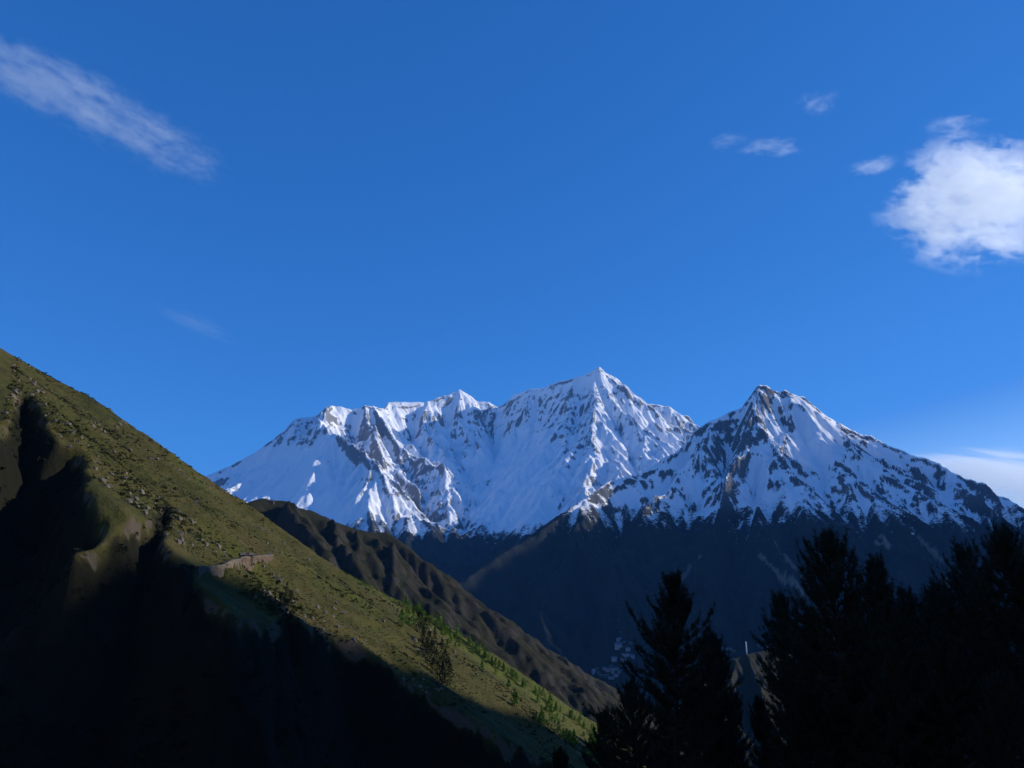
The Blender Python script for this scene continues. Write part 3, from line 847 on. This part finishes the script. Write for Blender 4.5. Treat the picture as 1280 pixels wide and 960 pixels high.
def t_stone(x, y, r):
    d, sd = crest_side(x, y)
    bd, _, _ = poly_dist(x, y, bp)
    return (sd > 0) & (d < 250) & (~brow_in(x, y)) & ((fbm(x / 30, y / 30, 3, 95) > 0.25) | (bd < 9)) & (r.random(len(x)) < 0.5)
P, r = scatter(1500, t_stone, 24)
V, F = stones(P, r, 0.18, 1.5)
tag(new_obj("loose_stones", V, F, M_stone), kind="stuff")

# ------------------------------------------------------------------ small trees along the far end of the hill
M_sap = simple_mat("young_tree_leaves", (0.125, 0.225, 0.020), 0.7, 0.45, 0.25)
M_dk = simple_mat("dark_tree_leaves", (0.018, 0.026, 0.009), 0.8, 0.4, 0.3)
def small_tree(seed, hgt, wid, mat, label, group, cat="tree", name="young_tree", nl=420):
    r = np.random.default_rng(seed)
    e = empty(name, (0, 0, 0), label, cat, group)
    tv, tf = tubes([[(0, 0, -0.6, .13), (r.normal(0, .08), r.normal(0, .08), hgt * .5, .08), (0, 0, hgt * .92, .02)]] +
                   [[(0, 0, hgt * f, .05), (wid * .6 * math.cos(a), wid * .6 * math.sin(a), hgt * (f + .12), .015)] for f, a in zip(r.uniform(.2, .7, 6), r.uniform(0, 6.28, 6))], 5)
    new_obj("trunk", tv, tf, M_bark, e, True)
    z = 0.10 + 0.9 * r.random(nl) ** 0.9
    lob = 1 + 0.35 * np.sin(3 * 6.28 * z + seed)
    rad = wid * (1.02 - z) ** 0.7 * lob * (0.35 + 0.65 * np.sqrt(r.random(nl)))
    a = r.uniform(0, 6.28, nl)
    keep = perlin(np.cos(a) * 2 + z * 5, np.sin(a) * 2 + seed * 3.1, seed) > -0.28
    c = np.stack([rad * np.cos(a), rad * np.sin(a), hgt * z], 1)[keep]
    V, F = leaf_quads(c, r.uniform(.18, .42, len(c)), r, 0.9)
    new_obj("crown", V, F, mat, e)
    return e
SG = "bright green young trees along the crest of the grassy hill"
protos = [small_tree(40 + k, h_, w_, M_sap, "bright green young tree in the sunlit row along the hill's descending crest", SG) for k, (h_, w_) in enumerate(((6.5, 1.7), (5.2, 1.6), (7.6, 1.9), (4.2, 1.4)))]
r = np.random.default_rng(77)
def drop_on_hill(px, py, F_=None, y0=150, y1=1120):
    return (F_ or FD).hit(px, py, y0, y1)
skx = np.array([p[0] for p in SK]); sky_ = np.array([p[1] for p in SK])
cnt = 0
for k in range(150):
    px = r.uniform(506, 752) if k > 14 else r.uniform(500, 560)
    off = r.exponential(8.0) + 3.5
    if px > 660: off = r.exponential(14.0) + 3
    py = np.interp(px, skx, sky_) + min(off, 40)
    p = drop_on_hill(px, py)
    if p is None: continue
    e = protos[cnt] if cnt < 4 else copy_tree(protos[r.integers(0, 4)])
    e.location = tuple(p); e.rotation_euler.z = r.uniform(0, 6.28); s_ = r.uniform(.75, 1.45); e.scale = (s_ * r.uniform(.85, 1.2), s_ * r.uniform(.85, 1.2), s_)
    cnt += 1
M_gb = simple_mat("bright_bush_leaves", (0.115, 0.165, 0.018), 0.8, 0.4, 0.2)
def t_bush(x, y, r):
    d, sd = crest_side(x, y)
    return (sd > -1) & (y > 560) & (d < 4 + 60 * r.random(len(x)) ** 3 * sstep(560, 800, y)) & (fbm(x / 25, y / 25, 3, 96) > -0.25)
Pb, rb = scatter(3200, t_bush, 25, 560.0)
clumps("bright_bushes", Pb, rb, 16, (0.6, 1.7), 0.34, M_gb, 0.9)
DG = "dark trees in the gully on the grassy hill"
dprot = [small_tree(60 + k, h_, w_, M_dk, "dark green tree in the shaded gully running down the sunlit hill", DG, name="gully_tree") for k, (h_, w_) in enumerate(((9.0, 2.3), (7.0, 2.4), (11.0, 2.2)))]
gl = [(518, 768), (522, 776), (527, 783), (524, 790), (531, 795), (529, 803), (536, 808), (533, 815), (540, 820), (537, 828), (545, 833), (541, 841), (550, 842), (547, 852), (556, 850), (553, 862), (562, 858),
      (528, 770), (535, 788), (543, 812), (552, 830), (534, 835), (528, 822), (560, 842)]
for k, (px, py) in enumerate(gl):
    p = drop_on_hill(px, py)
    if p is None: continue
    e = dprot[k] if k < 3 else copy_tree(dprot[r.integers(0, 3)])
    e.location = tuple(p); e.rotation_euler.z = r.uniform(0, 6.28); s_ = r.uniform(.7, 1.15); e.scale = (s_, s_, s_)
TG = "dark trees below the stone terrace"
for px, py in ((352, 752), (358, 746), (361, 758), (355, 764), (349, 762), (364, 752), (343, 757), (336, 764), (358, 770)):
    p = drop_on_hill(px, py, None, 200, 700)
    if p is None: continue
    e = copy_tree(dprot[r.integers(0, 3)])
    e["label"] = "dark tree on the steep bank below the right end of the stone terrace"; e["group"] = TG
    e.location = tuple(p); e.rotation_euler.z = r.uniform(0, 6.28); s_ = r.uniform(.45, .7); e.scale = (s_, s_, s_)

# ------------------------------------------------------------------ stone terrace on the hill
def stone_wall_mat(name, col):
    m, t, b = mat_new(name)
    co = pos(t)
    vo = N(t, "TexVoronoi", i_Scale=1.6); t.links.new(co, vo.inputs["Vector"])
    n = noise(t, 0.5, 5, 0.6, co)
    c = mix(t, vo.outputs["Color"], tuple(k * .6 for k in col), tuple(k * 1.35 for k in col))
    c = mix(t, ramp(t, n, [(0.35, 0.0), (0.7, 1.0)]), c, tuple(k * .5 for k in col))
    t.links.new(c, b.inputs["Base Color"])
    bump(t, vo.outputs["Distance"], 0.7, 0.2, b)
    return m
M_wall = stone_wall_mat("dry_stone_wall", (0.17, 0.135, 0.10))
M_wall2 = stone_wall_mat("reddish_stone_wall", (0.15, 0.105, 0.075))
M_cope = stone_wall_mat("pale_coping_stone", (0.19, 0.155, 0.12))
def wall_strip(name, pts, zlo, zhi, thick, mat, parent, batter=0.18):
    V, F = [], []
    rr = np.random.default_rng(len(pts) * 7 + int(abs(zhi) * 10))
    for k, p in enumerate(pts):
        a = pts[max(k - 1, 0)]; b = pts[min(k + 1, len(pts) - 1)]
        d = np.array([b[0] - a[0], b[1] - a[1]]); d /= np.linalg.norm(d); nrm = np.array([d[1], -d[0]])   # downhill
        w = rr.normal(0, .10)
        for (o, z) in ((batter * (zhi - zlo) / 2 + .05, zlo), (0, zhi + w), (-thick, zhi + w), (-thick, zlo)):
            V.append((p[0] + nrm[0] * o, p[1] + nrm[1] * o, p[2] + z))
    n = len(pts)
    for k in range(n - 1):
        for j in range(4):
            q = (j + 1) % 4
            F.append((4 * k + j, 4 * k + q, 4 * k + 4 + q, 4 * k + 4 + j))
    F.append((0, 1, 2, 3)); F.append((4 * n - 1, 4 * n - 2, 4 * n - 3, 4 * n - 4))
    return new_obj(name, V, F, mat, parent)
def densify(pts, step):
    out = []
    for a, b in zip(pts[:-1], pts[1:]):
        m = max(1, int(np.linalg.norm(b - a) / step))
        out += [a + (b - a) * i / m for i in range(m)]
    return out + [pts[-1]]
wp = densify(TW, 1.2)
half = int(len(wp) * 0.47)
for seg, lab, mt in ((wp[:half + 1], "lower left stone retaining wall of the terrace on the grassy hill", M_wall), (wp[half:], "upper right reddish stone retaining wall of the terrace on the grassy hill", M_wall2)):
    o = empty("retaining_wall", tuple(seg[0]), lab, "stone wall", "stone walls of the hillside terrace")
    base = seg[0]
    loc = [p - base for p in seg]
    up = 0.0 if mt is M_wall else 0.5
    wall_strip("wall_face", loc, -2.0, WALL_H + up, 0.8, mt, o)
    wall_strip("coping", loc, WALL_H + up + 0.004, WALL_H + up + 0.45, 0.95, M_cope, o, 0.0)
# upper parapet set back behind the lower left wall
def back(p, d):
    q = p + np.array([-0.84, 0.55, 0]) * d
    return np.array([q[0], q[1], float(FD.z(q[0], q[1]))])
M_white = simple_mat("white_paint", (0.78, 0.77, 0.74), 0.6, 0.06, 1.0)
M_wood = simple_mat("dark_wood", (0.05, 0.035, 0.025), 0.8, 0.3, 4.0)
def gable_house(name, loc, rz, L, W, hw, hr, mw, mr, label, cat, group=None, door=True, nwin=0, parent_scale=1.0):
    e = empty(name, loc, label, cat, group); e.rotation_euler.z = rz
    l, w = L / 2, W / 2
    V = [(-l, -w, -2.5), (l, -w, -2.5), (l, w, -2.5), (-l, w, -2.5), (-l, -w, hw), (l, -w, hw), (l, w, hw), (-l, w, hw), (-l, 0, hw + hr), (l, 0, hw + hr)]
    F = [(0, 1, 5, 4), (2, 3, 7, 6), (1, 2, 6, 9, 5), (3, 0, 4, 8, 7), (0, 3, 2, 1)]
    new_obj("wall", V, F, mw, e)
    o, t = 0.5, 0.18
    k = hr / w
    R = []
    for sg in (-1, 1):
        R.append([(-l - o, sg * (w + o), hw - k * o + .02), (l + o, sg * (w + o), hw - k * o + .02), (l + o, 0, hw + hr + .02), (-l - o, 0, hw + hr + .02)])
    V, F = [], []
    for q in R:
        b = len(V); V += q + [(x, y, z + t) for x, y, z in q]
        F += [(b, b + 1, b + 2, b + 3), (b + 4, b + 7, b + 6, b + 5), (b, b + 4, b + 5, b + 1), (b + 1, b + 5, b + 6, b + 2), (b + 3, b + 2, b + 6, b + 7), (b, b + 3, b + 7, b + 4)]
    new_obj("roof", V, F, mr, e)
    if door:
        v, f = boxes([(-.5, -w - .06, 0, .5, -w - .004, 2.0)]); new_obj("door", v, f, M_wood, e)
    for i in range(nwin):
        x = (i + .5) / nwin * L - l
        v, f = boxes([(x - .55, -w - .05, hw - 1.7, x + .55, -w - .004, hw - .6)]); new_obj("window", v, f, M_wood, e)
    return e
hp = FD.hit(311, 700, 200, 700)
if hp is not None:
    hp = back(hp, 1.5)
    gable_house("stone_hut", (hp[0], hp[1], hp[2] + .2), math.radians(30), 4.4, 3.2, 1.2, 0.7, M_wall, M_cope, "tiny low stone hut at the back of the hillside terrace", "hut", nwin=0)
sp = FD.hit(338, 705, 200, 700)
if sp is not None:
    sp = back(sp, 1.2)
    e = empty("marker_post", tuple(sp), "small white marker board on a post at the right end of the terrace", "marker")
    v, f = tubes([[(0, 0, -.5, .06), (0, 0, 1.9, .06)]], 8); new_obj("post", v, f, M_wood, e)
    v, f = boxes([(-.6, -.075, .9, .6, -.062, 1.9)]); new_obj("board", v, f, M_white, e)

# ------------------------------------------------------------------ lodge on top of the middle ridge
lp = FC.hit(336, 628, 900, 1800)
if lp is not None:
    gable_house("ridge_lodge", (lp[0], lp[1] + 4, lp[2] - .3), math.radians(8), 15, 6, 3.0, 1.6, M_cope, M_wall2, "long low pale building on top of the middle ridge", "building", nwin=4)

# ------------------------------------------------------------------ village at the foot of the dark mountain
M_hw = simple_mat("village_white_wall", (0.27, 0.27, 0.27), 0.8, 0.12, 0.3)
M_hs = simple_mat("village_stone_wall", (0.085, 0.08, 0.075), 0.9, 0.2, 0.3)
M_rb = simple_mat("pale_blue_metal_roof", (0.085, 0.115, 0.155), 0.5, 0.12, 0.3)
M_rg = simple_mat("pale_green_metal_roof", (0.075, 0.10, 0.10), 0.5, 0.12, 0.3)
M_rw = simple_mat("pale_metal_roof", (0.22, 0.23, 0.24), 0.5, 0.12, 0.3)
vill = [(774, 800, 9, 6, 0), (780, 803, 6, 4, 1), (773, 810, 12, 11, 0), (782, 819, 12, 5, 0), (768, 825, 9, 8, 0), (779, 826, 11, 6, 2), (785, 812, 8, 6, 0), (788, 804, 6, 4, 1), (790, 821, 8, 6, 0),
        (742, 841, 6, 8, 2), (748, 841, 7, 4, 1), (755, 836, 8, 5, 0), (760, 838, 8, 6, 0), (766, 840, 6, 8, 2), (771, 836, 7, 5, 0), (775, 840, 8, 6, 0), (786, 834, 6, 8, 2), (758, 845, 9, 5, 1),
        (764, 847, 9, 4, 0), (752, 844, 7, 4, 1), (781, 834, 7, 5, 1), (770, 844, 8, 5, 0), (746, 836, 6, 4, 1), (764, 833, 7, 4, 1), (778, 831, 6, 4, 0),
        (897, 816, 17, 6, 0), (911, 811, 9, 4, 0), (903, 811, 6, 4, 1), (917, 814, 7, 4, 1), (890, 812, 7, 4, 0), (954, 809, 9, 5, 1), (961, 808, 8, 6, 0), (948, 807, 6, 4, 1)]
VG = "houses of the village in the shade below the dark mountain"
LAB = {0: "white house with a pale blue roof in the shaded village below the dark mountain",
       1: "stone house with a pale green roof in the shaded village below the dark mountain",
       2: "white house with a pale grey roof in the shaded village below the dark mountain"}
rv = np.random.default_rng(5)
for px, py, wpx, hpx, kind in vill:
    p = FB.hit(px, py + 1.5, 2900, 6500)
    if p is None: continue
    sc = p[1] / FPX
    L, hw = wpx * sc * .7, hpx * sc * .48
    gable_house("village_house", (p[0], p[1], p[2]), rv.uniform(-.5, .5), L, L * .55, hw, hw * .45, M_hs if kind == 1 else M_hw, (M_rb, M_rg, M_rw)[kind], LAB[kind], "house",
                VG, door=False, nwin=0)
p = FB.hit(1141, 668, 2900, 7000)
if p is not None:
    gable_house("hillside_house", tuple(p), .2, 14, 10, 9, 4, M_white, M_rw, "tiny white house alone high on the dark mountain slope at the right", "house", door=False)
# mast on the knoll
p = next((q for q in (FC.hit(933.5, y_, 2300, 3100) for y_ in range(812, 835)) if q is not None), None)
if p is not None:
    e = empty("radio_mast", (p[0], p[1], p[2] - 1), "slim white mast standing on the sunny knoll right of the lone pine", "mast")
    v, f = tubes([[(0, 0, 0, 1.8), (0, 0, 14, 1.6), (0, 0, 38, 1.2)]], 10); new_obj("pole", v, f, M_white, e, True)
    v, f = boxes([(-2.2, -.6, 34, 2.2, .6, 37)]); new_obj("antenna", v, f, M_white, e)
    v, f = boxes([(-2.6, -2.6, -1.5, 2.6, 2.6, 1.2)]); new_obj("base", v, f, M_hs, e)

# ------------------------------------------------------------------ clouds (real volumes, all above or beyond the haze)
def cloud(name, px, py, dist, hw, hh, depth, ang, dens, cov, seed, label, freq=2.2, stretch=(1, 1, 1), aniso=0.55, group=None, edge=1.0, col=(0.965, 0.99, 0.985), rough=0.62, sharp=2.4):
    d = ray(px, py); d = d / np.linalg.norm(d); c = d * dist; m1 = dist / FPX / math.hypot(1, 0) 
    cosv = np.dot(d, np.array([0, math.cos(PITCH), math.sin(PITCH)]))
    m1 = dist * cosv / FPX
    right = np.array([1, 0, 0.0]); upv = np.cross(right, d); upv /= np.linalg.norm(upv); right = np.cross(d, upv)
    a = math.radians(ang)
    ex, ey = right * math.cos(a) + upv * math.sin(a), -right * math.sin(a) + upv * math.cos(a)
    S = (hw * m1, hh * m1, depth * m1)
    from mathutils import Matrix
    R = Matrix(((ex[0], ey[0], -d[0]), (ex[1], ey[1], -d[1]), (ex[2], ey[2], -d[2])))
    # hull: subdivided box pushed to an ellipsoid
    n = 12; V, F = [], []
    for i in range(n + 1):
        th = math.pi * i / n
        for j in range(2 * n):
            ph = math.pi * j / n
            V.append((math.sin(th) * math.cos(ph), math.cos(th), math.sin(th) * math.sin(ph)))
    for i in range(n):
        for j in range(2 * n):
            q = (j + 1) % (2 * n)
            F.append((i * 2 * n + j, i * 2 * n + q, (i + 1) * 2 * n + q, (i + 1) * 2 * n + j))
    V = [(x * 1.02 * S[0], y * 1.02 * S[1], z * 1.02 * S[2]) for x, y, z in V]
    m = bpy.data.materials.new(name + "_vapour"); m.use_nodes = True
    t = m.node_tree; t.nodes.remove(t.nodes["Principled BSDF"])
    tc = t.nodes.new("ShaderNodeTexCoord")
    mp = N(t, "Mapping"); mp.inputs["Scale"].default_value = (1 / S[0], 1 / S[1], 1 / S[2]); t.links.new(tc.outputs["Object"], mp.inputs[0])
    ln = N(t, "VectorMath", operation='LENGTH'); t.links.new(mp.outputs[0], ln.inputs[0])
    mx = max(S)
    mp2 = N(t, "Mapping"); mp2.inputs["Scale"].default_value = (freq / S[1] * stretch[0], freq / S[1] * stretch[1], freq / S[1] * stretch[2])
    mp2.inputs["Location"].default_value = (seed * 7.3, seed * 3.1, seed * 1.7); t.links.new(tc.outputs["Object"], mp2.inputs[0])
    nz = noise(t, 1.0, 3, 0.5, mp2.outputs[0], 0.3)
    mp3 = N(t, "Mapping"); mp3.inputs["Scale"].default_value = (3.1, 3.1, 3.1); t.links.new(mp2.outputs[0], mp3.inputs[0])
    nd = noise(t, 1.0, 6, rough, mp3.outputs[0], 0.5)
    body = math_n(t, 'SUBTRACT', 1.0, math_n(t, 'POWER', ln.outputs["Value"], 1.8))
    v = math_n(t, 'ADD', math_n(t, 'MULTIPLY', body, edge), math_n(t, 'MULTIPLY', math_n(t, 'SUBTRACT', nz, 0.5), 2.4))
    v = math_n(t, 'ADD', v, math_n(t, 'MULTIPLY', math_n(t, 'SUBTRACT', nd, 0.5), 2.6))
    v = math_n(t, 'SUBTRACT', v, 1.0 - cov)
    v = math_n(t, 'MULTIPLY', v, sharp, True)
    v = math_n(t, 'MULTIPLY', v, ramp(t, ln.outputs["Value"], [(0.58, 1.0), (0.99, 0.0)]))
    vol = t.nodes.new("ShaderNodeVolumePrincipled")
    vol.inputs["Color"].default_value = (*col, 1); vol.inputs["Anisotropy"].default_value = aniso
    t.links.new(math_n(t, 'MULTIPLY', v, dens / (S[2] * 2)), vol.inputs["Density"])
    t.links.new(vol.outputs[0], t.nodes["Material Output"].inputs["Volume"])
    try: m.cycles.volume_step_rate = 0.13
    except Exception: pass
    o = new_obj(name, V, F, m, smooth=True)
    o.matrix_world = Matrix.Translation(Vector(c)) @ R.to_4x4()
    return tag(o, label, "cloud", group)
cloud("cloud", 1218, 254, 9000, 130, 96, 60, -8, 2.6, 0.66, 1, "large bright white puffy cloud at the upper right edge of the sky", 1.7, (0.85, 1.25, 1.0), aniso=0.6, rough=0.68, sharp=3.8)
cloud("cloud", 100, 126, 9500, 235, 50, 60, -31, 1.5, 0.55, 2, "long thin pale streak of cloud slanting across the upper left corner", 1.5, (0.55, 1.05, 0.8), aniso=0.4, rough=0.68, sharp=1.4)
cloud("cloud", 1266, 600, 40000, 150, 46, 70, -9, 2.4, 0.85, 3, "smooth layered white cloud low behind the right end of the mountain", 1.0, (0.2, 2.2, 0.4), rough=0.66)
cloud("cloud", 1022, 129, 9000, 38, 20, 20, 12, 0.6, 0.62, 4, "small faint puff of cloud highest in the right half of the sky", 0.75, (0.7, 1, 1), rough=.68, sharp=1.3, edge=.75)
cloud("cloud", 972, 184, 9000, 56, 17, 20, 3, 0.8, 0.6, 5, "thin short wisp of cloud below the small faint puff", 0.75, (0.45, 1, 1), rough=.68, sharp=1.3, edge=.75)
cloud("cloud", 908, 177, 9000, 40, 15, 18, 3, 0.4, 0.55, 6, "barely visible wisp of cloud left of the thin short wisp", 0.75, (0.5, 1, 1), rough=.68, sharp=1.3, edge=.75)
cloud("cloud", 1092, 206, 9000, 36, 17, 20, 14, 1.0, 0.6, 7, "small ragged scrap of cloud just left of the large white cloud", 0.75, (0.6, 1, 1), rough=.68, sharp=1.3, edge=.75)
cloud("cloud", 1200, 160, 9000, 56, 24, 20, 8, 0.8, 0.58, 8, "faint torn scrap of cloud just above the large white cloud", 0.75, (0.5, 1, 1), rough=.68, sharp=1.3, edge=.75)
cloud("cloud", 250, 404, 9500, 75, 18, 18, -24, 0.35, 0.62, 9, "faint slanting wisp of cloud low in the left sky above the grassy hill", 0.8, (0.3, 1.2, 1), rough=.68, sharp=1.2, edge=.8)
